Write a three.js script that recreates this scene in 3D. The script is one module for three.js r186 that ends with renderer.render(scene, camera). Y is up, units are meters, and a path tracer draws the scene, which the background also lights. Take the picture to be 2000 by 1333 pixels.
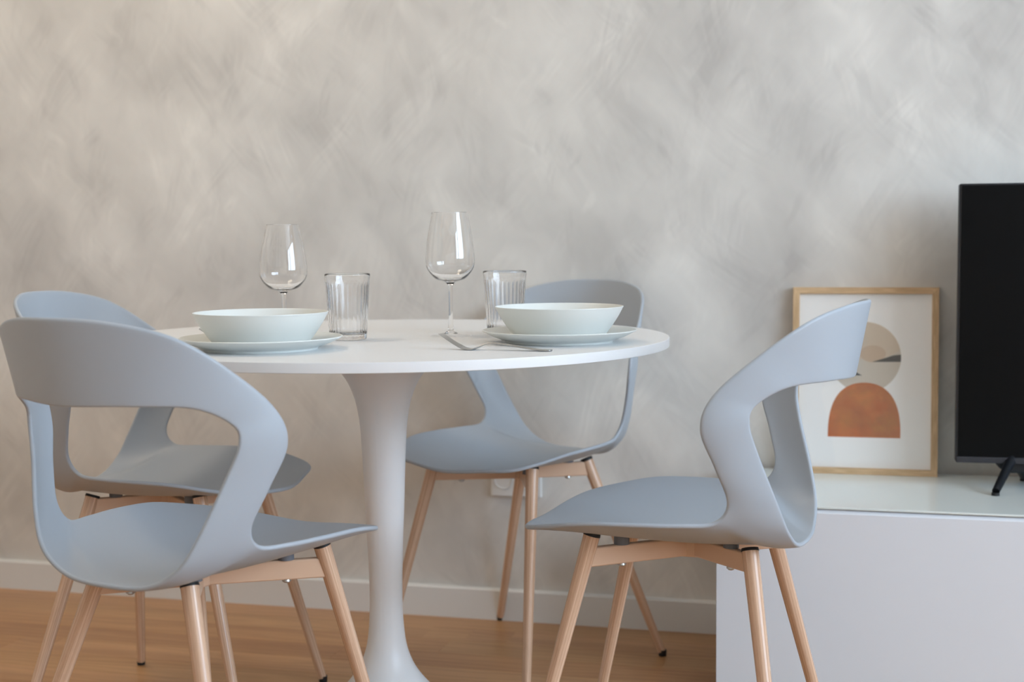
import * as THREE from 'three';
import { mergeGeometries, mergeVertices } from 'three/addons/utils/BufferGeometryUtils.js';
import { RoundedBoxGeometry } from 'three/addons/geometries/RoundedBoxGeometry.js';
import { RectAreaLightUniformsLib } from 'three/addons/lights/RectAreaLightUniformsLib.js';

// ------------------------------------------------------------------ camera, sky, sun, window light, exposure
// World: x runs along the plaster wall (to the right), y up, z out of the wall into the room; metres.
const scene = new THREE.Scene();
const camera = new THREE.PerspectiveCamera(26.85, 1.5, 0.05, 60);
camera.position.set(0.871, 0.930, 3.248);
camera.rotation.set(-0.0761, 0.2619, -0.0079, 'YXZ');
camera.focus = 2.36; camera.userData.fStop = 3.5;
scene.add(camera);

const renderer = new THREE.WebGLRenderer({ antialias: true });
renderer.toneMapping = THREE.LinearToneMapping;
renderer.toneMappingExposure = 1.04;
renderer.shadowMap.enabled = true;
RectAreaLightUniformsLib.init();

scene.background = new THREE.Color().setRGB(0.80, 0.90, 1.0);
scene.backgroundIntensity = 4;

const ROOM = { x0: -2.4, x1: 3.9, z0: -0.014, z1: 5.4, h: 2.75 };
const WIN = { z0: 1.1, z1: 4.3, y0: 0.95, y1: 2.68, zm: 3.2 };           // opening in the right wall, two tall casements

const sun = new THREE.DirectionalLight(0xffecd2, 0.6);              // falls on the floor right of the camera, out of view
sun.position.set(6.5, 5.2, 1.2); sun.target.position.set(2.5, 0, 4.6);
sun.castShadow = true; sun.shadow.mapSize.set(2048, 2048);
Object.assign(sun.shadow.camera, { left: -5, right: 5, top: 5, bottom: -5, near: 0.5, far: 14 });
scene.add(sun, sun.target);

const PANES = [[WIN.z0 + 0.09, WIN.zm - 0.11], [WIN.zm + 0.11, WIN.z1 - 0.09]];
for (const [a, b] of PANES) {                                        // daylight through each casement
  const l = new THREE.RectAreaLight(new THREE.Color().setRGB(0.66, 0.88, 1.15), 7.0, b - a, WIN.y1 - WIN.y0 - 0.2);
  l.position.set(ROOM.x1 + 0.03, (WIN.y0 + WIN.y1) / 2, (a + b) / 2);
  l.rotation.y = Math.PI / 2;
  scene.add(l);
}

// ------------------------------------------------------------------ helpers
let seed = 1;
function rng(s) { let a = s >>> 0; return () => { a = (a + 0x6D2B79F5) | 0; let t = Math.imul(a ^ (a >>> 15), 1 | a); t = (t + Math.imul(t ^ (t >>> 7), 61 | t)) ^ t; return ((t ^ (t >>> 14)) >>> 0) / 4294967296; }; }
const lerp = (a, b, t) => a + (b - a) * t, clamp = (x, a = 0, b = 1) => Math.min(b, Math.max(a, x)), smooth = (t) => { t = clamp(t); return t * t * (3 - 2 * t); };
const V = (x, y, z) => new THREE.Vector3(x, y, z);
const names = {};
function numbered(n) { const k = names[n] = (names[n] ?? -1) + 1; return k ? `${n}_${String(k).padStart(3, '0')}` : n; }
function shade(m) { m.castShadow = m.receiveShadow = true; return m; }
function part(name, geo, mat, parent) { const m = shade(new THREE.Mesh(geo, mat)); m.name = name; parent.add(m); return m; }
function thing(name, label, category, [x, y, z] = [0, 0, 0], turn = 0, group) {
  const o = new THREE.Group(); o.name = numbered(name); o.position.set(x, y, z); o.rotation.y = turn;
  o.userData = { label, category }; if (group) o.userData.group = group;
  scene.add(o); return o;
}
function structure(name, geo, mat, label) { const m = part(name, geo, mat, scene); m.userData = { kind: 'structure' }; if (label) m.userData.label = label; return m; }
function box(w, h, d, x = 0, y = 0, z = 0) { return new THREE.BoxGeometry(w, h, d).translate(x, y, z); }
function rbox(w, h, d, r, x = 0, y = 0, z = 0, seg = 3) { return new RoundedBoxGeometry(w, h, d, seg, r).translate(x, y, z); }
function between(a, b, geoY) { // turn a geometry built along +y (0..len) so that it runs from a to b
  const d = b.clone().sub(a).normalize(), q = new THREE.Quaternion().setFromUnitVectors(V(0, 1, 0), d);
  return geoY.applyQuaternion(q).translate(a.x, a.y, a.z);
}
function tex(w, h, fn, srgb = true) {
  const d = new Uint8Array(w * h * 4); let k = 0;
  for (let y = 0; y < h; y++) for (let x = 0; x < w; x++) { const c = fn(x, y); d[k++] = c[0]; d[k++] = c[1]; d[k++] = c[2]; d[k++] = 255; }
  const t = new THREE.DataTexture(d, w, h); t.magFilter = THREE.LinearFilter; t.minFilter = THREE.LinearFilter;
  t.wrapS = t.wrapT = THREE.RepeatWrapping; if (srgb) t.colorSpace = THREE.SRGBColorSpace; t.needsUpdate = true; return t;
}
function lattice(s) { // smooth value noise
  const r = rng(s), N = 256, g = new Float32Array(N * N); for (let i = 0; i < g.length; i++) g[i] = r() * 2 - 1;
  return (x, y) => {
    const xi = Math.floor(x), yi = Math.floor(y); let fx = x - xi, fy = y - yi;
    fx = fx * fx * fx * (fx * (fx * 6 - 15) + 10); fy = fy * fy * fy * (fy * (fy * 6 - 15) + 10);
    const a = (xi & 255), b = ((xi + 1) & 255), c = (yi & 255) * N, d = ((yi + 1) & 255) * N;
    return lerp(lerp(g[c + a], g[c + b], fx), lerp(g[d + a], g[d + b], fx), fy);
  };
}
const n1 = lattice(11), n2 = lattice(23), n3 = lattice(37);
function fbm(n, x, y, o = 4) { let s = 0, a = 0.5; for (let i = 0; i < o; i++) { s += a * n(x, y); x = x * 2.03 + 17.3; y = y * 2.03 + 5.1; a *= 0.5; } return s; }

// ------------------------------------------------------------------ materials
function plasterMaps() {
  const W = 2048, H = 1280, S = 4.35 / W, f = new Float32Array(W * H), r = rng(4711);
  // trowelled patches: elongated feathered strokes, streaked along the trowel's pull, one edge crisper than the other
  for (let k = 0; k < 4200; k++) {
    const cx = r() * W, cy = r() * H, steep = r() < 0.6;
    const ang = steep ? lerp(0.7, 1.5, r()) : lerp(1.65, 2.6, r());
    const L = lerp(0.035, 0.16, r() * r()) / S, B = L * lerp(0.22, 0.6, r()), ca = Math.cos(ang), sa = Math.sin(ang);
    const amp = (r() - 0.52) * lerp(0.5, 1.1, r()), hard = lerp(1.0, 4, r()), bend = (r() - 0.5) * 0.8, o = r() * 200, fr = B * S * 150;
    const R = Math.ceil(L * 1.15);
    for (let dy = -R; dy <= R; dy++) {
      const y = ((cy + dy) | 0); if (y < 0 || y >= H) continue;
      for (let dx = -R; dx <= R; dx++) {
        const x = ((cx + dx) | 0); if (x < 0 || x >= W) continue;
        const p = (dx * ca + dy * sa) / L, q = (-dx * sa + dy * ca) / B - bend * p * p;
        if (p < -1 || p > 1 || q < -1 || q > 1) continue;
        const st = n1(p * 1.6 + o, q * fr + o * 1.7), e = clamp((q > 0 ? Math.min(1, (1 - q) * hard) : (1 + q)) + 0.35 * st - 0.1);
        const t = clamp(1 - p * p - 0.25 * Math.abs(st)); f[y * W + x] += amp * t * e * e * (3 - 2 * e) * (0.75 + 0.55 * st);
      }
    }
  }
  const g = new Float32Array(W * H);
  for (let y = 0; y < H; y++) for (let x = 0; x < W; x++) {
    const X = x * S, Y = y * S, wx = fbm(n1, X * 7, Y * 7, 2) * 0.06, wy = fbm(n2, X * 7 + 9, Y * 7, 2) * 0.06;
    const cloud = fbm(n3, (X + wx + Y * 0.35) * 5.2, (Y + wy) * 3.6, 5), big = fbm(n2, X * 1.3 + 40, Y * 1.3, 3);
    g[y * W + x] = f[y * W + x] * 0.62 + cloud * 0.95 + big * 0.42;
  }
  const at = (x, y) => g[y * W + x];
  const map = tex(W, H, (x, y) => {
    const v = clamp(at(x, y) * 0.55 + 0.5), w = clamp(0.5 + 0.6 * fbm(n3, x * S * 1.7 + 3, y * S * 1.7 + 8, 3));
    const d = lerp(-31, 22, v);
    return [clamp(221 + d + 2.5 * w, 0, 255), clamp(218.5 + d + 1.0 * w, 0, 255), clamp(213 + d * 0.96 - 1.5 * w, 0, 255)];
  });
  const bump = tex(1024, 640, (x, y) => { const v = clamp(at(x * 2, y * 2) * 0.4 + 0.5 + 0.06 * n1(x * 0.31, y * 0.31)) * 255; return [v, v, v]; }, false);
  for (const t of [map, bump]) t.wrapS = t.wrapT = THREE.MirroredRepeatWrapping;
  return { map, bump, w: 4.35, h: 4.35 * H / W };
}
const PL = plasterMaps();
const M = {};
M.plaster = new THREE.MeshStandardMaterial({ map: PL.map, bumpMap: PL.bump, bumpScale: 0.0012, roughness: 0.72 });
M.white = new THREE.MeshStandardMaterial({ color: 0xefe6d8, roughness: 0.85 });
M.ceiling = new THREE.MeshStandardMaterial({ color: 0xf2efe9, roughness: 0.9 });
M.baseboard = new THREE.MeshStandardMaterial({ color: 0xe6e5e1, roughness: 0.45 });
M.plastic = new THREE.MeshPhysicalMaterial({ color: new THREE.Color().setRGB(0.43, 0.474, 0.52), roughness: 0.42, specularIntensity: 0.8 });
M.boss = new THREE.MeshStandardMaterial({ color: 0x6f747c, roughness: 0.6 });
M.black = new THREE.MeshStandardMaterial({ color: 0x141416, roughness: 0.55 });
M.steel = new THREE.MeshStandardMaterial({ color: 0xbdbdbb, roughness: 0.34, metalness: 1 });
M.table = new THREE.MeshPhysicalMaterial({ color: 0xeff0f0, roughness: 0.38 });
M.stem = new THREE.MeshPhysicalMaterial({ color: 0xf0f1f2, roughness: 0.32 });
M.ceramic = new THREE.MeshPhysicalMaterial({ color: 0xe6e8e3, roughness: 0.34 });
M.glass = new THREE.MeshPhysicalMaterial({ color: 0xffffff, roughness: 0.0, transmission: 1, thickness: 0.002, ior: 1.5 });
M.pane = new THREE.MeshPhysicalMaterial({ color: 0xffffff, roughness: 0.0, transmission: 1, thickness: 0, ior: 1.5 });
M.lacquer = new THREE.MeshPhysicalMaterial({ color: 0xe5e8ed, roughness: 0.30 });
M.glassTop = new THREE.MeshPhysicalMaterial({ color: 0xe4ebe8, roughness: 0.16 });
M.winFrame = new THREE.MeshStandardMaterial({ color: 0xf0f0ee, roughness: 0.5 });
M.screen = new THREE.MeshPhysicalMaterial({ color: 0x040404, roughness: 0.5, specularIntensity: 0.25 });
M.tvBody = new THREE.MeshStandardMaterial({ color: 0x121317, roughness: 0.5 });
M.tvChin = new THREE.MeshStandardMaterial({ color: 0x2c2c31, roughness: 0.42 });
M.tvFoot = new THREE.MeshStandardMaterial({ color: 0x15181d, roughness: 0.28 });

// printed beech look of the chair legs
const legTex = tex(256, 1024, (x, y) => {
  const a = x / 256 * Math.PI * 2, X = Math.cos(a) * 1.2, Z = Math.sin(a) * 1.2, Y = y / 1024;
  const g = fbm(n1, X * 5 + Y * 1.2 + 20, Z * 5 + Y * 1.6 + 40, 4), s = n2(x * 0.19, Y * 5), p = n3(x * 0.5, Y * 60);
  const v = clamp(0.5 + 0.75 * g + 0.16 * s);
  return [lerp(196, 231, v) + 4 * p, lerp(155, 197, v) + 4 * p, lerp(125, 168, v) + 3 * p];
});
M.leg = new THREE.MeshPhysicalMaterial({ map: legTex, roughness: 0.27 });
M.rail = new THREE.MeshPhysicalMaterial({ color: 0xdfbc9f, roughness: 0.30 });

// oak boards
function oak(s, base) {
  const r = rng(s), ox = r() * 90, oy = r() * 90;
  return tex(1024, 128, (x, y) => {
    const X = x / 1024 * 1.4, Y = y / 128 * 0.1, w = fbm(n1, X * 2.2 + ox, Y * 14 + oy, 3) * 0.05;
    const ring = Math.sin((Y + w) * 210 + 5 * fbm(n2, X * 1.2 + ox, Y * 9 + oy, 2)) * 0.5 + 0.5;
    const fib = fbm(n3, X * 14 + ox, Y * 520 + oy, 3), big = fbm(n2, X * 1.6 + oy, Y * 12 + ox, 3);
    const v = 0.5 * ring + 0.55 * fib + 0.9 * big;
    const d = (v - 0.25) * 20;
    return [clamp(base[0] + d, 0, 255), clamp(base[1] + d * 0.95, 0, 255), clamp(base[2] + d * 0.8, 0, 255)];
  });
}
M.oak = [[5, [183, 134, 88]], [6, [176, 126, 82]], [7, [190, 143, 96]], [8, [170, 122, 80]], [9, [186, 138, 94]]].map(([s, b]) => new THREE.MeshPhysicalMaterial({ map: oak(s, b), roughness: 0.33 }));
M.subfloor = new THREE.MeshStandardMaterial({ color: 0x5a4630, roughness: 0.9 });
const frameTex = tex(512, 64, (x, y) => { const f = fbm(n3, x * 0.03, y * 0.55, 4), b = fbm(n1, x * 0.012, y * 0.05, 3); const d = f * 26 + b * 26; return [206 + d, 174 + d, 134 + d * 0.9]; });
M.frame = new THREE.MeshStandardMaterial({ map: frameTex, roughness: 0.55 });

// ------------------------------------------------------------------ room
{
  const { x0, x1, z0, z1, h } = ROOM, T = 0.16, cx = (x0 + x1) / 2, cz = (z0 + z1) / 2, W = x1 - x0, D = z1 - z0;
  const back = box(W + 2 * T, h, T, cx, h / 2, z0 - T / 2), p = back.attributes.position, uv = back.attributes.uv;
  for (let i = 0; i < p.count; i++) uv.setXY(i, (p.getX(i) + 2.4) / PL.w, (p.getY(i) + 0.02) / PL.h);
  structure('wall_back', back, M.plaster, 'mottled grey trowelled plaster wall');
  structure('wall_left', box(T, h, D, x0 - T / 2, h / 2, cz), M.white);
  structure('wall_front', box(W + 2 * T, h, T, cx, h / 2, z1 + T / 2), M.white);
  structure('ceiling', box(W + 2 * T, T, D + 2 * T, cx, h + T / 2, cz), M.ceiling);
  const o = WIN, wx = x1 + T / 2;
  structure('wall_right', mergeGeometries([
    box(T, o.y0, D, wx, o.y0 / 2, cz), box(T, h - o.y1, D, wx, (h + o.y1) / 2, cz),
    box(T, o.y1 - o.y0, o.z0 - z0, wx, (o.y0 + o.y1) / 2, (z0 + o.z0) / 2), box(T, o.y1 - o.y0, z1 - o.z1, wx, (o.y0 + o.y1) / 2, (z1 + o.z1) / 2)]), M.white);
  // window: frame, mullion, two panes, sill
  const win = new THREE.Group(); win.name = 'window_1'; win.userData = { kind: 'structure', label: 'white two-casement window in the right wall' }; scene.add(win);
  const fy = (o.y0 + o.y1) / 2, fh = o.y1 - o.y0, fz = (o.z0 + o.z1) / 2, fw = o.z1 - o.z0, fx = x1 + 0.09;
  part('frame', mergeGeometries([box(0.07, fh, 0.09, fx, fy, o.z0 + 0.045), box(0.07, fh, 0.09, fx, fy, o.z1 - 0.045), box(0.07, 0.09, fw - 0.18, fx, o.y0 + 0.045, fz), box(0.07, 0.09, fw - 0.18, fx, o.y1 - 0.045, fz)]), M.winFrame, win);
  part('mullion', box(0.07, fh - 0.18, 0.22, fx, fy, o.zm), M.winFrame, win);
  for (const [a, b] of PANES) part('pane', box(0.006, fh - 0.18, b - a, fx + 0.01, fy, (a + b) / 2), M.pane, win);
  part('sill', rbox(0.20, 0.025, fw + 0.06, 0.006, x1 - 0.02, o.y0 - 0.0126, fz), M.winFrame, win);
  // floor: oak boards, each its own piece, on a slab
  const floor = new THREE.Group(); floor.name = 'floor'; floor.userData = { kind: 'structure', label: 'oak strip floor laid along the plaster wall' }; scene.add(floor);
  part('slab', box(W + 2 * T, 0.1, D + 2 * T, cx, -0.064, cz), M.subfloor, floor);
  const r = rng(77), bw = 0.1, geos = {};
  for (let k = 0, z = -0.115; z < z1; z += bw, k++) {
    let x = x0 - r() * 1.2; if (k === 2) x = -0.0715 - 1.6 * 2; if (k === 5) x = -1.075 - 1.6 * 2;
    while (x < x1) {
      const len = k === 2 || k === 5 ? 1.6 : [1.3, 1.5, 1.8][Math.floor(r() * 3)], a = Math.max(x, x0), b = Math.min(x + len, x1), za = Math.max(z, z0), zb = Math.min(z + bw, z1);
      x += len; if (b - a < 0.02 || zb - za < 0.004) continue;
      const l = b - a - 0.0006, w = zb - za - 0.0006, key = l.toFixed(3) + w.toFixed(3);
      const g = geos[key] ??= (() => {
        const c = 0.0005, s = new THREE.BoxGeometry(l, 0.012, w), q = s.attributes.position, t = s.attributes.uv;
        for (let i = 0; i < q.count; i++) t.setXY(i, q.getX(i) / 1.4 + 0.5, q.getZ(i) / 0.1 + 0.5);
        return s;
      })();
      const m = part('board', g, M.oak[Math.floor(r() * M.oak.length)], floor); m.position.set((a + b) / 2, -0.006, (za + zb) / 2);
    }
  }
}
{ // baseboard: profile in (z, y), length along x
  const { x0, x1, z0 } = ROOM;
  const pr = [[0, 0], [0.014, 0], [0.014, 0.071], [0.010, 0.0752], [0, 0.0752]], pos = [], idx = [];
  for (const x of [x0, x1]) for (const [d, y] of pr) pos.push(x, y, z0 + d);
  for (let i = 0; i < 5; i++) { const j = (i + 1) % 5; idx.push(i, j, 5 + i, j, 5 + j, 5 + i); }
  idx.push(0, 2, 1, 0, 3, 2, 0, 4, 3, 5, 6, 7, 5, 7, 8, 5, 8, 9);
  const g = new THREE.BufferGeometry(); g.setAttribute('position', new THREE.Float32BufferAttribute(pos, 3)); g.setIndex(idx);
  const f = g.toNonIndexed(); f.computeVertexNormals(); structure('baseboard_back', f, M.baseboard, 'low white baseboard along the plaster wall');
}

// ------------------------------------------------------------------ ceiling lamp over the table, above the frame
const LAMP = { x: -1.0, z: 0.85, r: 0.26, color: [1.0, 0.84, 0.66], power: 16 };
{
  const t = thing('ceiling_lamp', 'round flush ceiling lamp above the dining table', 'lamp', [LAMP.x, ROOM.h, LAMP.z]);
  part('housing', new THREE.LatheGeometry([[0.0001, 0], [LAMP.r + 0.012, 0], [LAMP.r + 0.012, -0.05], [LAMP.r + 0.004, -0.056], [LAMP.r, -0.05], [LAMP.r, -0.02], [0.0001, -0.02]].map(([r, y]) => new THREE.Vector2(r, y)), 64), M.winFrame, t);
  part('diffuser', new THREE.CylinderGeometry(LAMP.r - 0.002, LAMP.r - 0.002, 0.026, 64).translate(0, -0.036, 0), new THREE.MeshStandardMaterial({ color: 0xf4efe6, roughness: 0.6, emissive: new THREE.Color().setRGB(...LAMP.color), emissiveIntensity: 1.5 }), t);
  const l = new THREE.RectAreaLight(new THREE.Color().setRGB(...LAMP.color), LAMP.power, LAMP.r * 1.77, LAMP.r * 1.77);
  l.position.set(LAMP.x, ROOM.h - 0.06, LAMP.z); l.rotation.x = -Math.PI / 2; scene.add(l);
}

// ------------------------------------------------------------------ chair
function spline(P) { // Catmull-Rom through the points, mirrored in x at both ends
  const mir = (p) => [-p[0], p[1], p[2]], Q = [mir(P[1]), ...P, mir(P[P.length - 2])];
  return (t) => {
    t = clamp(t, 0, P.length - 1); const i = Math.min(Math.floor(t), P.length - 2), u = t - i, [a, b, c, d] = [Q[i], Q[i + 1], Q[i + 2], Q[i + 3]];
    return V(...[0, 1, 2].map((k) => 0.5 * (2 * b[k] + (c[k] - a[k]) * u + (2 * a[k] - 5 * b[k] + 4 * c[k] - d[k]) * u * u + (-a[k] + 3 * b[k] - 3 * c[k] + d[k]) * u * u * u)));
  };
}
function mono(keys) { // smooth 1-D interpolation of [s, value] keys
  return (s) => {
    let i = 0; while (i < keys.length - 2 && s > keys[i + 1][0]) i++;
    const k = (j) => keys[clamp(j, 0, keys.length - 1)], h = k(i + 1)[0] - k(i)[0], u = clamp((s - k(i)[0]) / h);
    const sl = (j) => { const a = k(j - 1), b = k(j + 1); return (b[1] - a[1]) / Math.max(1e-6, b[0] - a[0]); };
    const m0 = sl(i) * h, m1 = sl(i + 1) * h, u2 = u * u, u3 = u2 * u;
    return k(i)[1] * (2 * u3 - 3 * u2 + 1) + m0 * (u3 - 2 * u2 + u) + k(i + 1)[1] * (-2 * u3 + 3 * u2) + m1 * (u3 - u2);
  };
}
// outer edge of the half shell (front middle -> seat side -> notch -> strut -> elbow -> top middle), inner edge (rear rim -> strut -> lower edge of the backrest)
const EDGE = spline([[0, 0.4458, 0.2575], [0.098, 0.4535, 0.248], [0.163, 0.4595, 0.2315], [0.1945, 0.470, 0.185], [0.2135, 0.4815, 0.120], [0.2137, 0.4849, 0.0422], [0.2031, 0.4857, -0.0253], [0.1894, 0.4905, -0.0782], [0.1933, 0.5234, -0.1002], [0.2156, 0.5805, -0.086], [0.2343, 0.6393, -0.0687], [0.2292, 0.6883, -0.0869], [0.2048, 0.7456, -0.1492], [0.1640, 0.7925, -0.2120], [0.0882, 0.8128, -0.2560], [0, 0.8167, -0.2760]]);
const RIM = spline([[0, 0.437, -0.1862], [0.0776, 0.442, -0.1817], [0.1325, 0.4711, -0.1757], [0.1627, 0.5196, -0.1633], [0.1919, 0.5967, -0.1398], [0.208, 0.6439, -0.1295], [0.2031, 0.6738, -0.137], [0.1722, 0.7000, -0.1793], [0.0988, 0.7045, -0.2300], [0, 0.7025, -0.2540]]);
const MIDZ = mono([[0, 0.2575], [0.25, 0.185], [0.5, 0.085], [0.75, -0.045], [1, -0.1862]]);
const MIDY = mono([[0, 0.4458], [0.25, 0.4425], [0.5, 0.436], [0.75, 0.4325], [1, 0.437]]);
const TA = mono([[0, 2.45], [0.25, 3.35], [0.5, 4.5], [0.75, 5.9], [1, 6.85], [1.3, 7.5], [1.6, 8.15], [1.9, 8.9], [2.3, 10.0], [2.6, 10.8], [3, 12.2], [3.5, 13.6], [4, 15]]);
const TB = mono([[1, 0], [1.3, 1.5], [1.6, 2.75], [1.9, 3.9], [2.3, 5.15], [2.6, 6.1], [3, 7.15], [3.5, 8.1], [4, 9]]);
function shellGeometry() {
  const J = 16, rowsS = []; for (let i = 0; i <= 136; i++) rowsS.push(4 * i / 136);
  const row = (s) => {
    const A = EDGE(TA(s)), B = s <= 1 ? V(0, MIDY(s), MIDZ(s)) : RIM(TB(s)), out = [];
    const q = smooth((s - 1) / 0.85), dy = A.y - B.y;
    const P1 = B.clone().lerp(A, 0.36), P2 = B.clone().lerp(A, 0.72);
    P1.y = lerp(B.y - 0.002, P1.y, q); P2.y = lerp(B.y + 0.30 * dy, P2.y, q);
    const bow = 0.006 * smooth((s - 1.2) / 0.6) * (1 - smooth((s - 2.6) / 0.8)); P1.x += bow; P2.x += bow;
    for (let j = 0; j <= J; j++) {
      const u = j / J, v = 1 - u;
      out.push(V(0, 0, 0).addScaledVector(B, v * v * v).addScaledVector(P1, 3 * v * v * u).addScaledVector(P2, 3 * v * u * u).addScaledVector(A, u * u * u));
    }
    return out;
  };
  const front = row(0), dev = front.map((p, j) => EDGE(2.45 * j / J).sub(p));
  const grid = rowsS.map((s) => { const r = row(s), w = s < 1 ? Math.pow(1 - s, 3) : 0; if (w) r.forEach((p, j) => p.addScaledVector(dev[j], w)); return r; });
  const N = grid.length, half = (m) => {
    const pos = [], idx = [], id = (i, j) => i * (J + 1) + j;
    for (const r of grid) for (const p of r) pos.push(p.x * m, p.y, p.z);
    for (let i = 0; i < N - 1; i++) for (let j = 0; j < J; j++) { const a = id(i, j), b = id(i, j + 1), c = id(i + 1, j + 1), d = id(i + 1, j); m > 0 ? idx.push(a, b, c, a, c, d) : idx.push(a, c, b, a, d, c); }
    const g = new THREE.BufferGeometry(); g.setAttribute('position', new THREE.Float32BufferAttribute(pos, 3)); g.setIndex(idx); return g;
  };
  return thicken(mergeVertices(mergeGeometries([half(1), half(-1)]), 1e-5), 0.0038);
}
function thicken(g, h) { // a sheet given thickness and a rounded rim
  g.computeVertexNormals();
  const p = g.attributes.position, n = g.attributes.normal, ix = g.index.array, N = p.count, pos = [], idx = [];
  for (const s of [1, -1]) for (let i = 0; i < N; i++) pos.push(p.getX(i) + s * h * n.getX(i), p.getY(i) + s * h * n.getY(i), p.getZ(i) + s * h * n.getZ(i));
  const edges = new Map();
  for (let t = 0; t < ix.length; t += 3) {
    const a = ix[t], b = ix[t + 1], c = ix[t + 2]; if (a === b || b === c || a === c) continue;
    idx.push(a, b, c, N + a, N + c, N + b);
    for (const [u, v] of [[a, b], [b, c], [c, a]]) { const k = v * N + u; if (edges.has(k)) edges.delete(k); else edges.set(u * N + v, [u, v]); }
  }
  const out = new Map(), nx = (i) => V(n.getX(i), n.getY(i), n.getZ(i)), px = (i) => V(p.getX(i), p.getY(i), p.getZ(i));
  for (const [u, v] of edges.values()) { const e = px(v).sub(px(u)), o = e.cross(nx(u).add(nx(v))).normalize(); for (const k of [u, v]) out.set(k, (out.get(k) ?? V(0, 0, 0)).add(o)); }
  const ring = new Map(), R = 5;
  for (const [k, o] of out) {
    o.addScaledVector(nx(k), -o.dot(nx(k))).normalize(); const ids = [k];
    for (let r = 1; r < R; r++) { const f = Math.PI * r / R, q = px(k).addScaledVector(nx(k), h * Math.cos(f)).addScaledVector(o, h * Math.sin(f)); ids.push(pos.length / 3); pos.push(q.x, q.y, q.z); }
    ids.push(N + k); ring.set(k, ids);
  }
  for (const [u, v] of edges.values()) { const a = ring.get(u), b = ring.get(v); for (let r = 0; r < R; r++) idx.push(a[r], a[r + 1], b[r + 1], a[r], b[r + 1], b[r]); }
  const m = new THREE.BufferGeometry(); m.setAttribute('position', new THREE.Float32BufferAttribute(pos, 3)); m.setIndex(idx); m.computeVertexNormals(); return m;
}
const LEG = { f0: V(0.135, 0.4470, 0.134), f1: V(0.2017, 0, 0.2405), r0: V(0.0896, 0.4300, -0.1109), r1: V(0.2354, 0, -0.1925) };
function makeChair(label) {
  const t = thing('dining_chair', label, 'chair', [0, 0, 0], 0, 'grey dining chairs round the white table');
  const shell = part('seat_shell', shellGeometry(), M.plastic, t), sp = shell.geometry.attributes.position;
  const underAt = (x, z) => { let y = 1; for (let i = 0; i < sp.count; i++) if (Math.hypot(sp.getX(i) - x, sp.getZ(i) - z) < 0.016) y = Math.min(y, sp.getY(i)); return y; };
  const hub = V(0, 0.412, 0.004);
  for (const [top, foot] of [[LEG.f0, LEG.f1], [LEG.r0, LEG.r1]]) for (const s of [1, -1]) {
    const a = top.clone(), b = foot.clone(); a.x *= s; b.x *= s;
    const dir = b.clone().sub(a).normalize(), len = a.distanceTo(b), up = dir.clone().negate();
    const f0 = a.clone().addScaledVector(dir, len - 0.010);
    const lg = between(f0, a, new THREE.CylinderGeometry(0.0133, 0.0088, len - 0.010, 24, 8, true).translate(0, (len - 0.010) / 2, 0));
    const leg = part('leg', lg, M.leg, t);
    part('end_cap', between(a.clone().addScaledVector(up, -0.0005), a.clone().addScaledVector(up, 0.005), new THREE.CylinderGeometry(0.0134, 0.0141, 0.0050, 24).translate(0, 0.0025, 0)), M.black, leg);
    const pad = new THREE.CylinderGeometry(0.0092, 0.0085, 0.013, 20).translate(0, 0.0065, 0).translate(b.x - dir.x * 0.004, 0, b.z - dir.z * 0.004);
    part('foot_pad', pad, M.black, leg).userData.label = 'black plastic foot';
    // rail from the leg to the hub of the crossed frame
    const r0 = a.clone().addScaledVector(dir, (a.y - 0.4125) / -dir.y), c = hub.clone(), flat = c.clone().sub(r0); flat.y = 0;
    const L = flat.length(), ang = Math.atan2(flat.x, flat.z);
    part('frame_rail', rbox(0.015, 0.031, L, 0.003, 0, 0, L / 2).rotateY(ang).translate(r0.x, hub.y, r0.z), M.rail, t);
    const bx = lerp(r0.x, c.x, 0.33), bz = lerp(r0.z, c.z, 0.33), under = Math.max(underAt(bx, bz) + 0.003, 0.4295);
    part('spacer', new THREE.CylinderGeometry(0.0125, 0.0125, under - 0.4275, 20).translate(bx, (under + 0.4275) / 2, bz), M.boss, t).userData.label = 'grey plastic spacer under the seat';
    part('bolt', mergeGeometries([new THREE.CylinderGeometry(0.0068, 0.0075, 0.003, 16).translate(bx, 0.3955, bz), new THREE.SphereGeometry(0.006, 14, 8, 0, Math.PI * 2, Math.PI / 2, Math.PI / 2).scale(1, 0.6, 1).translate(bx, 0.3942, bz)]), M.steel, t);
  }
  part('hub_plate', rbox(0.032, 0.034, 0.032, 0.004, hub.x, hub.y, hub.z), M.rail, t);
  return t;
}
const CH = [
  [0.5567, 0.9248, -1.6739, 'grey moulded chair right of the table, seen side-on in front of the white cabinet'],
  [-0.1502, 1.3010, 2.8681, 'grey moulded chair nearest the viewer, the back of its backrest facing out'],
  [0.0950, 0.2672, -0.4369, 'grey moulded chair on the far side of the table, against the plaster wall'],
  [-0.5006, 0.7480, 1.6011, 'grey moulded chair half hidden behind the nearest chair, left of the table'],
];
const chair = makeChair(CH[0][3]);
CH.forEach(([x, z, w, label], i) => {
  let c = chair; if (i) { c = chair.clone(); c.name = numbered('dining_chair'); c.userData = { ...chair.userData, label }; scene.add(c); }
  c.position.set(x, 0, z); c.rotation.set(0, w, 0);
});

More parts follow.
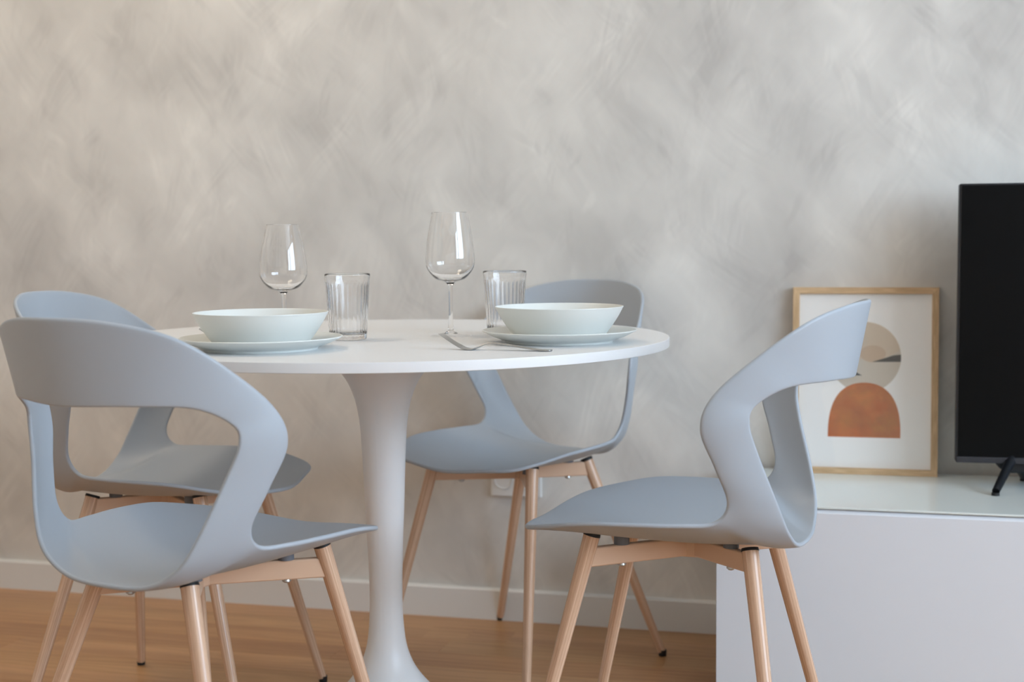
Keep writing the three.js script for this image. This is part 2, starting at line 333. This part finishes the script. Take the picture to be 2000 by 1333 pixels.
// ------------------------------------------------------------------ table
const TX = -0.038, TZ = 0.778, TY = 0.74;
{
  const t = thing('pedestal_table', 'round white pedestal table with a trumpet-shaped foot', 'table', [TX, 0, TZ]);
  const e = 0.0016, h = 0.0166, R = 0.525, pr = [[0, TY - h], [R - e, TY - h], [R - e * 0.3, TY - h + e * 0.3], [R, TY - h + e], [R, TY - e], [R - e * 0.3, TY - e * 0.3], [R - e, TY], [0, TY]];
  const top = new THREE.LatheGeometry(pr.map(([r, y]) => new THREE.Vector2(r, y)), 160);
  part('table_top', creased(top), M.table, t);
  const sp = new THREE.SplineCurve([[0.248, 0.004], [0.235, 0.012], [0.19, 0.024], [0.13, 0.047], [0.09, 0.075], [0.064, 0.104], [0.0475, 0.132], [0.0365, 0.167], [0.0315, 0.215], [0.0305, 0.265], [0.0325, 0.34], [0.0365, 0.43], [0.0400, 0.52], [0.0435, 0.577], [0.0495, 0.615], [0.0555, 0.635], [0.0640, 0.655], [0.076, 0.673], [0.098, 0.694], [0.128, 0.709], [0.15, 0.716]].map(([r, y]) => new THREE.Vector2(r, y)));
  const pts = [new THREE.Vector2(0.0001, 0), new THREE.Vector2(0.246, 0), ...sp.getPoints(120), new THREE.Vector2(0.153, 0.7185), new THREE.Vector2(0.153, 0.7234), new THREE.Vector2(0.0001, 0.7234)];
  part('pedestal', creased(new THREE.LatheGeometry(pts, 72)), M.stem, t);
}
function creased(g, deg = 32) { // lathe profiles with hard corners: split normals at sharp profile bends
  const f = g.toNonIndexed(), p = f.attributes.position, n = f.attributes.normal, key = (i) => `${p.getX(i).toFixed(5)},${p.getY(i).toFixed(5)},${p.getZ(i).toFixed(5)}`;
  const fn = [], map = new Map(), A = V(), B = V(), C = V();
  for (let t = 0; t < p.count; t += 3) {
    A.fromBufferAttribute(p, t); B.fromBufferAttribute(p, t + 1); C.fromBufferAttribute(p, t + 2);
    const q = B.clone().sub(A).cross(C.clone().sub(A)), a = q.length(); fn.push([q.normalize(), a]);
    if (a > 1e-12) for (let k = 0; k < 3; k++) { const s = key(t + k); (map.get(s) ?? map.set(s, []).get(s)).push(t / 3); }
  }
  const lim = Math.cos(deg * Math.PI / 180);
  for (let i = 0; i < p.count; i++) {
    const me = fn[Math.floor(i / 3)][0], s = V();
    for (const k of map.get(key(i)) ?? []) if (fn[k][0].dot(me) > lim) s.addScaledVector(fn[k][0], fn[k][1]);
    if (s.lengthSq() < 1e-30) s.copy(me); s.normalize(); n.setXYZ(i, s.x, s.y, s.z);
  }
  return mergeVertices(f, 1e-6);
}
const lathe = (pts, seg = 96) => creased(new THREE.LatheGeometry(pts.map(([r, y]) => new THREE.Vector2(Math.max(r, 0.00005), y)), seg));
const curve = (pts, n) => new THREE.SplineCurve(pts.map(([r, y]) => new THREE.Vector2(r, y))).getPoints(n).map((v) => [v.x, v.y]);

// ------------------------------------------------------------------ tableware
{
  const plateG = lathe([[0, 0.0035], [0.086, 0.0035], [0.0885, 0], [0.0925, 0], [0.0945, 0.0035], ...curve([[0.0975, 0.0048], [0.112, 0.0095], [0.124, 0.0150], [0.1318, 0.0190]], 10), [0.1332, 0.0200], [0.1334, 0.0210], [0.1325, 0.0216], ...curve([[0.1310, 0.0214], [0.122, 0.0175], [0.108, 0.0112], [0.095, 0.0076], [0.080, 0.0068]], 14), [0, 0.0066]], 112);
  const bowlG = lathe([[0, 0.0025], [0.060, 0.0025], [0.062, 0], [0.0675, 0], ...curve([[0.0695, 0.0010], [0.0800, 0.0068], [0.0912, 0.0212], [0.1018, 0.0375], [0.1098, 0.0525]], 16), [0.1108, 0.0540], [0.1106, 0.0549], [0.1097, 0.0551], ...curve([[0.1086, 0.0543], [0.0990, 0.0385], [0.0880, 0.0225], [0.0765, 0.0105], [0.062, 0.0066]], 18), [0, 0.0060]], 112);
  const P = [[-0.1368, 1.0847, 'left setting by the nearest chair'], [0.3125, 0.8488, 'right setting behind the fork']];
  P.forEach(([x, z, which]) => {
    const p = thing('dinner_plate', `white flat dinner plate under the bowl, ${which}`, 'plate', [x, TY + 0.0003, z], 0, 'white plates'); part('plate', plateG, M.ceramic, p);
    const b = thing('bowl', `white flared bowl standing on the plate, ${which}`, 'bowl', [x, TY + 0.0072, z], 0, 'white bowls'); part('bowl', bowlG, M.ceramic, b);
  });
}
function wineGlass(pos, label, S) { // S: rim radius, belly radius, heights of foot top, bowl bottom, belly, rim
  const t = thing('wine_glass', label, 'wine glass', pos, 0, 'wine glasses'), w = 0.0008;
  const o = curve([[0.0045, S.bot - 0.006], [0.0105, S.bot + 0.001], [S.belly * 0.62, S.bot + (S.mid - S.bot) * 0.17], [S.belly * 0.93, S.bot + (S.mid - S.bot) * 0.58], [S.belly, S.mid], [lerp(S.belly, S.rim, 0.28), lerp(S.mid, S.top, 0.42)], [lerp(S.belly, S.rim, 0.66), lerp(S.mid, S.top, 0.74)], [S.rim, S.top]], 60);
  const inn = curve([[S.rim - w, S.top], [lerp(S.belly, S.rim, 0.66) - w, lerp(S.mid, S.top, 0.74)], [lerp(S.belly, S.rim, 0.28) - w, lerp(S.mid, S.top, 0.42)], [S.belly - w, S.mid], [S.belly * 0.93 - w * 1.2, S.bot + (S.mid - S.bot) * 0.58 + 0.0008], [S.belly * 0.60 - w, S.bot + (S.mid - S.bot) * 0.17 + 0.0022], [0.0075, S.bot + 0.0045], [0, S.bot + 0.004]], 60);
  const foot = [[0, 0.0002], [S.foot - 0.0006, 0.0002], [S.foot, 0.0006], [S.foot - 0.0004, 0.0011], ...curve([[S.foot * 0.8, 0.0015], [S.foot * 0.45, 0.0034], [0.009, 0.0078], [0.0054, 0.014], [0.0041, 0.030], [0.0037, S.bot * 0.55], [0.0040, S.bot - 0.014]], 30)];
  const k0 = 11, stem = foot.slice(k0);                               // the foot is a thin sheet, stem and bowl are drawn glass
  part('foot', lathe(foot.slice(0, k0 + 1), 96), M.pane, t);
  part('glass_bowl', lathe([[0, stem[0][1] + 0.0002], ...stem, ...o, [S.rim - w * 0.3, S.top + 0.0005], [S.rim - w * 0.7, S.top + 0.0005], ...inn], 96), M.glass, t);
}
wineGlass([0.083, TY, 0.7421], 'taller clear wine glass standing left of the right-hand bowl', { rim: 0.0330, belly: 0.0450, foot: 0.0380, bot: 0.099, mid: 0.141, top: 0.2265 });
wineGlass([-0.2379, TY, 0.765], 'clear wine glass with its foot hidden behind the left bowl', { rim: 0.0298, belly: 0.0445, foot: 0.0370, bot: 0.082, mid: 0.122, top: 0.2070 });
{
  const g = (() => { // ribbed tumbler
    const seg = 360, H = 0.118, pr = []; // [radius, y, depth of flute]
    pr.push([0, 0.0015, 0], [0.028, 0.0012, 0], [0.0305, 0.0003, 0], [0.0325, 0.0012, 0]);
    for (let k = 0; k <= 40; k++) { const y = lerp(0.003, 0.1085, k / 40), f = smooth((y - 0.004) / 0.012) * (1 - smooth((y - 0.097) / 0.007)); pr.push([lerp(0.0332, 0.0402, y / H), y, f]); }
    pr.push([0.0404, 0.1115, 0], [0.0407, 0.1155, 0], [0.0404, 0.1176, 0], [0.0398, 0.118, 0], [0.0391, 0.1172, 0]);
    for (let k = 0; k <= 24; k++) { const y = lerp(0.114, 0.016, k / 24); pr.push([lerp(0.0314, 0.0390, y / H), y, 0]); }
    pr.push([0.0298, 0.0115, 0], [0.024, 0.0092, 0], [0, 0.0088, 0]);
    const pos = [], idx = [];
    pr.forEach(([r, y, f]) => { for (let i = 0; i < seg; i++) { const a = i / seg * Math.PI * 2, rr = Math.max(r, 0.00005) - f * 0.0010 * (1 - Math.pow(Math.abs(Math.sin(a * 15)), 0.8)); pos.push(rr * Math.sin(a), y, rr * Math.cos(a)); } });
    for (let k = 0; k < pr.length - 1; k++) for (let i = 0; i < seg; i++) { const j = (i + 1) % seg, a = k * seg + i, b = k * seg + j, c = a + seg, d = b + seg; idx.push(a, b, d, a, d, c); }
    const m = new THREE.BufferGeometry(); m.setAttribute('position', new THREE.Float32BufferAttribute(pos, 3)); m.setIndex(idx); m.computeVertexNormals(); return m;
  })();
  for (const [x, z, l] of [[-0.074, 0.8556, 'ribbed clear tumbler right of the left bowl'], [0.1685, 0.6767, 'ribbed clear tumbler behind the right bowl']]) part('glass', g, M.glass, thing('tumbler', l, 'tumbler', [x, TY + 0.0002, z], 0, 'ribbed tumblers'));
}
{ // fork: along +x from the handle end (x = 0) to the tine tips, lying on its back
  const ribbon = (pts, w, th) => { // sweep of a rounded strip along a profile curve in the xy plane; w(t) half width, th(t) thickness
    const c = new THREE.CatmullRomCurve3(pts.map(([x, y]) => V(x, y, 0))), N = 48, K = 12, pos = [], idx = [];
    for (let i = 0; i <= N; i++) {
      const t = i / N, p = c.getPoint(t), d = c.getTangent(t), n = V(-d.y, d.x, 0), hw = w(t), hh = th(t) / 2;
      for (let k = 0; k < K; k++) { const a = k / K * Math.PI * 2, cs = Math.sign(Math.cos(a)) * Math.pow(Math.abs(Math.cos(a)), 0.7), sn = Math.sign(Math.sin(a)) * Math.pow(Math.abs(Math.sin(a)), 0.7); const q = p.clone().addScaledVector(n, sn * hh); pos.push(q.x, q.y, cs * hw); }
    }
    for (let i = 0; i < N; i++) for (let k = 0; k < K; k++) { const a = i * K + k, b = i * K + (k + 1) % K; idx.push(a, a + K, b + K, a, b + K, b); }
    for (const [i, f] of [[0, 1], [N, 0]]) { const c0 = pos.length / 3, p = c.getPoint(i / N); pos.push(p.x, p.y, 0); for (let k = 0; k < K; k++) { const a = i * K + k, b = i * K + (k + 1) % K; f ? idx.push(c0, a, b) : idx.push(c0, b, a); } }
    const g = new THREE.BufferGeometry(); g.setAttribute('position', new THREE.Float32BufferAttribute(pos, 3)); g.setIndex(idx); g.computeVertexNormals(); return g;
  };
  const handle = ribbon([[0, 0.0016], [0.02, 0.0022], [0.06, 0.0075], [0.09, 0.0112], [0.108, 0.0105], [0.122, 0.0050], [0.132, 0.0016]], (t) => t < 0.08 ? lerp(0.006, 0.0092, Math.sqrt(t / 0.08)) : t < 0.7 ? lerp(0.0092, 0.0038, smooth((t - 0.08) / 0.62)) : lerp(0.0038, 0.0115, smooth((t - 0.72) / 0.24)), (t) => lerp(0.0028, 0.0024, t));
  const palm = ribbon([[0.130, 0.0018], [0.138, 0.0013], [0.146, 0.0024], [0.152, 0.0046]], () => 0.0122, () => 0.0022);
  const tine = ribbon([[0.151, 0.0042], [0.164, 0.0108], [0.178, 0.0195], [0.188, 0.0262]], (t) => lerp(0.0019, 0.0009, t), (t) => lerp(0.0020, 0.0009, t));
  const fork = (pos, turn, label) => {
    const t = thing('fork', label, 'fork', pos, turn, 'forks');
    part('handle', handle, M.steel, t); part('palm', palm, M.steel, t);
    for (const k of [-1.5, -0.5, 0.5, 1.5]) part('tine', tine, M.steel, t).position.z = k * 0.0064;
  };
  const a = V(0.3442, 0, 1.0407), b = V(0.2078, 0, 1.0337);
  fork([a.x, TY, a.z], Math.atan2(-(b.z - a.z), b.x - a.x), 'steel fork lying in front of the right plate');
  fork([-0.3005 + 0.188 * Math.cos(0.42), TY, 0.985 - 0.188 * Math.sin(0.42)], Math.PI + 0.42, 'steel fork behind the left plate, only its tine tips in sight');
}

// ------------------------------------------------------------------ cabinet, picture, television, socket
const CY = 0.392;
{
  const x0 = 0.534, x1 = 2.336, D = 0.44, cx = (x0 + x1) / 2, W = x1 - x0;
  const t = thing('tv_cabinet', 'low white lacquered cabinet under the television', 'cabinet', [cx, 0, 0.002]);
  part('carcass', mergeGeometries([box(W, 0.3682, D - 0.022, 0, 0.0195 + 0.1841, (D - 0.022) / 2), box(W - 0.06, 0.02, D - 0.08, 0, 0.01, D / 2 - 0.02)]), M.lacquer, t);
  const dp = new THREE.Shape([[0, 0], [0.018, 0], [0.0185, 0.0005], [0.0185, 0.3605], [0.0110, 0.3675], [0, 0.3675]].map(([x, y]) => new THREE.Vector2(x, y)));
  const door = new THREE.ExtrudeGeometry(dp, { depth: W / 3 - 0.003, bevelEnabled: false }).rotateY(-Math.PI / 2).translate((W / 3 - 0.003) / 2, 0.0185, D - 0.0205);
  for (let k = 0; k < 3; k++) part('door', door, M.lacquer, t).position.x = -W / 2 + W / 6 + k * W / 3;
  part('top_panel', rbox(W, 0.0042, D - 0.002, 0.0010, 0, CY - 0.0021, D / 2 - 0.002), M.glassTop, t).userData.label = 'white glass top with a pale green edge';
}
{ // picture: leans back against the wall
  const w = 0.312, h = 0.412, b = 0.0135, d = 0.021;
  const t = thing('picture', 'oak-framed abstract print of a beige disc above a rust arch, leaning on the wall', 'picture', [0.8095, CY + 0.0004, 0.0465], 0);
  const tilt = -0.105; t.rotation.set(tilt, 0.02, 0, 'YXZ');
  const mitre = (len, wd) => { const s = new THREE.Shape(); s.moveTo(0, 0); s.lineTo(len, 0); s.lineTo(len - wd, wd); s.lineTo(wd, wd); s.closePath(); const g = new THREE.ExtrudeGeometry(s, { depth: d, bevelEnabled: true, bevelSize: 0.0006, bevelThickness: 0.0006, bevelSegments: 1 }); const p = g.attributes.position, uv = g.attributes.uv; for (let i = 0; i < p.count; i++) uv.setXY(i, p.getX(i) / 0.41, (p.getY(i) + p.getZ(i)) / 0.05); return g; };
  const sides = [[w, [-w / 2, 0], 0], [h, [w / 2, 0], Math.PI / 2], [w, [w / 2, h], Math.PI], [h, [-w / 2, h], -Math.PI / 2]];
  for (const [len, [x, y], a] of sides) part('frame_side', mitre(len, b).rotateZ(a).translate(x, y, -d), M.frame, t);
  const cv = document.createElement('canvas'); cv.width = 768; cv.height = 1024; const c = cv.getContext('2d');
  const k = 768 / (w - 2 * b), X = (x) => (x + (w - 2 * b) / 2) * k, Y = (y) => 1024 - y * k * (1024 / 768) * ((w - 2 * b) / (h - 2 * b));
  c.fillStyle = '#f7f5f1'; c.fillRect(0, 0, 768, 1024);
  // beige disc with its inner shapes, then the arch
  const cx = X(0.0005), R = 0.0765 * k, cy = 1024 * 0.365; // centre of the disc
  c.save(); c.beginPath(); c.ellipse(cx, cy, R, R, 0, 0, 7); c.clip();
  c.fillStyle = '#cfc5b5'; c.fillRect(0, 0, 768, 1024);
  c.fillStyle = '#d3c2ab'; c.beginPath(); c.ellipse(cx + R * 0.12, cy - R * 0.55, R * 0.98, R * 0.62, 0, 0, 7); c.fill();
  c.fillStyle = '#c9b196'; c.beginPath(); c.ellipse(cx + R * 0.22, cy - R * 0.10, R * 0.36, R * 0.24, 0, 0, 7); c.fill();
  c.fillStyle = '#3a3733'; c.beginPath(); c.moveTo(cx + R * 0.20, cy + R * 0.13); c.quadraticCurveTo(cx + R * 0.62, cy + R * 0.0, cx + R * 0.78, cy - R * 0.06); c.lineTo(cx + R * 1.1, cy - R * 0.10); c.lineTo(cx + R * 1.1, cy + R * 0.12); c.closePath(); c.fill();
  c.beginPath(); c.moveTo(cx - R * 1.1, cy + R * 0.26); c.lineTo(cx - R * 0.35, cy + R * 0.37); c.lineTo(cx - R * 0.07, cy + R * 0.52); c.lineTo(cx - R * 0.40, cy + R * 0.52); c.lineTo(cx - R * 1.1, cy + R * 0.46); c.closePath(); c.fill();
  c.restore();
  const ab = 1024 * 0.822, at = 1024 * 0.510, ar = 0.0775 * k;
  c.fillStyle = '#c0642a'; c.beginPath(); c.moveTo(cx - ar, ab); c.bezierCurveTo(cx - ar * 1.03, at + (ab - at) * 0.26, cx - ar * 0.58, at, cx, at); c.bezierCurveTo(cx + ar * 0.58, at, cx + ar * 1.03, at + (ab - at) * 0.26, cx + ar * 0.985, ab); c.closePath(); c.fill();
  c.save(); c.clip(); const rr = rng(99);
  for (let i = 0; i < 260; i++) { c.globalAlpha = 0.05; c.fillStyle = rr() < 0.5 ? '#8a4f2c' : '#cf9058'; c.beginPath(); c.ellipse(cx + (rr() - 0.5) * 2 * ar, lerp(at, ab, rr()), 12 + rr() * 70, 12 + rr() * 60, rr() * 3, 0, 7); c.fill(); }
  c.restore();
  const tx = new THREE.CanvasTexture(cv); tx.colorSpace = THREE.SRGBColorSpace;
  part('print', new THREE.PlaneGeometry(w - 2 * b + 0.002, h - 2 * b + 0.002).translate(0, h / 2, -0.0085), new THREE.MeshStandardMaterial({ map: tx, roughness: 0.8 }), t);
  part('backing', box(w - 0.008, h - 0.008, 0.006, 0, h / 2, -d + 0.004), M.subfloor, t);
  part('pane', box(w - 2 * b + 0.001, h - 2 * b + 0.001, 0.0012, 0, h / 2, -0.0065), M.pane, t);
}
{ // television
  const W = 0.962, y0 = 0.4455, y1 = 1.021, H = y1 - y0, t = thing('television', 'black flat-screen television on two splayed feet', 'television', [0.998, 0, 0.165], 0.05);
  const S = new THREE.Shape(), r = 0.004; S.moveTo(r, 0); S.lineTo(W - r, 0); S.quadraticCurveTo(W, 0, W, r); S.lineTo(W, H - r); S.quadraticCurveTo(W, H, W - r, H); S.lineTo(r, H); S.quadraticCurveTo(0, H, 0, H - r); S.lineTo(0, r); S.quadraticCurveTo(0, 0, r, 0);
  part('housing', new THREE.ExtrudeGeometry(S, { depth: 0.022, bevelEnabled: true, bevelSize: 0.0008, bevelThickness: 0.001, bevelSegments: 2 }).translate(0, y0, -0.026), M.tvBody, t);
  const bw = W - 0.165, bh = 0.34, br = 0.034, Q = new THREE.Shape(); Q.moveTo(br, 0); Q.lineTo(bw - br, 0); Q.absarc(bw - br, br, br, -Math.PI / 2, 0); Q.lineTo(bw, bh - br); Q.absarc(bw - br, bh - br, br, 0, Math.PI / 2); Q.lineTo(br, bh); Q.absarc(br, bh - br, br, Math.PI / 2, Math.PI); Q.lineTo(0, br); Q.absarc(br, br, br, Math.PI, Math.PI * 1.5);
  part('back_cover', new THREE.ExtrudeGeometry(Q, { depth: 0.036, bevelEnabled: true, bevelSize: 0.006, bevelThickness: 0.006, bevelSegments: 3, curveSegments: 10 }).translate((W - bw) / 2, y0 - 0.019, -0.068), M.tvBody, t);
  part('screen', box(W - 0.008, H - 0.0145, 0.0012, W / 2, y0 + 0.0115 + (H - 0.0145) / 2, -0.0028 + 0.0008), M.screen, t);
  part('lower_bezel', rbox(W - 0.001, 0.0125, 0.006, 0.0015, W / 2, y0 + 0.0058, 0), M.tvChin, t);
  for (const s of [0, 1]) {
    const x = s ? W - 0.115 : 0.115, dx = s ? 1 : -1, g = [];
    for (const [a, b] of [[V(x, y0 + 0.012, -0.016), V(x + dx * 0.044, CY + 0.0085, 0.080)], [V(x, y0 + 0.012, -0.020), V(x - dx * 0.034, CY + 0.0085, -0.105)]]) { const l = a.distanceTo(b); g.push(between(b, a, new THREE.CylinderGeometry(0.0108, 0.0078, l, 18).translate(0, l / 2, 0))); }
    g.push(new THREE.SphereGeometry(0.0118, 16, 12).translate(x, y0 + 0.010, -0.018));
    const f = part('foot', mergeGeometries(g), M.tvFoot, t);
    for (const [px, pz] of [[x + dx * 0.0445, 0.081], [x - dx * 0.0343, -0.1055]]) part('foot_pad', new THREE.CylinderGeometry(0.0079, 0.0080, 0.006, 16).translate(px, CY + 0.0032, pz), M.black, f);
  }
}
{ // double wall socket
  const t = thing('wall_socket', 'white double wall socket low on the plaster wall behind the far chair', 'socket', [0.006, 0.341, ROOM.z0]);
  part('cover_plate', rbox(0.124, 0.082, 0.010, 0.004, 0, 0, 0.0052), M.baseboard, t);
  for (const s of [-1, 1]) {
    const ins = part('insert', new THREE.LatheGeometry([[0.0001, 0.0025], [0.0185, 0.0025], [0.0195, 0.0100], [0.0215, 0.0118], [0.0225, 0.0104]].map(([r, y]) => new THREE.Vector2(r, y)), 36).rotateX(Math.PI / 2).translate(s * 0.031, 0, 0.0008), M.baseboard, t);
    part('pin_hole', mergeGeometries([-0.0095, 0.0095].map((x) => new THREE.CylinderGeometry(0.0024, 0.0024, 0.002, 12).rotateX(Math.PI / 2).translate(s * 0.031 + x, 0, 0.0042))), M.black, ins);
  }
}

renderer.render(scene, camera);
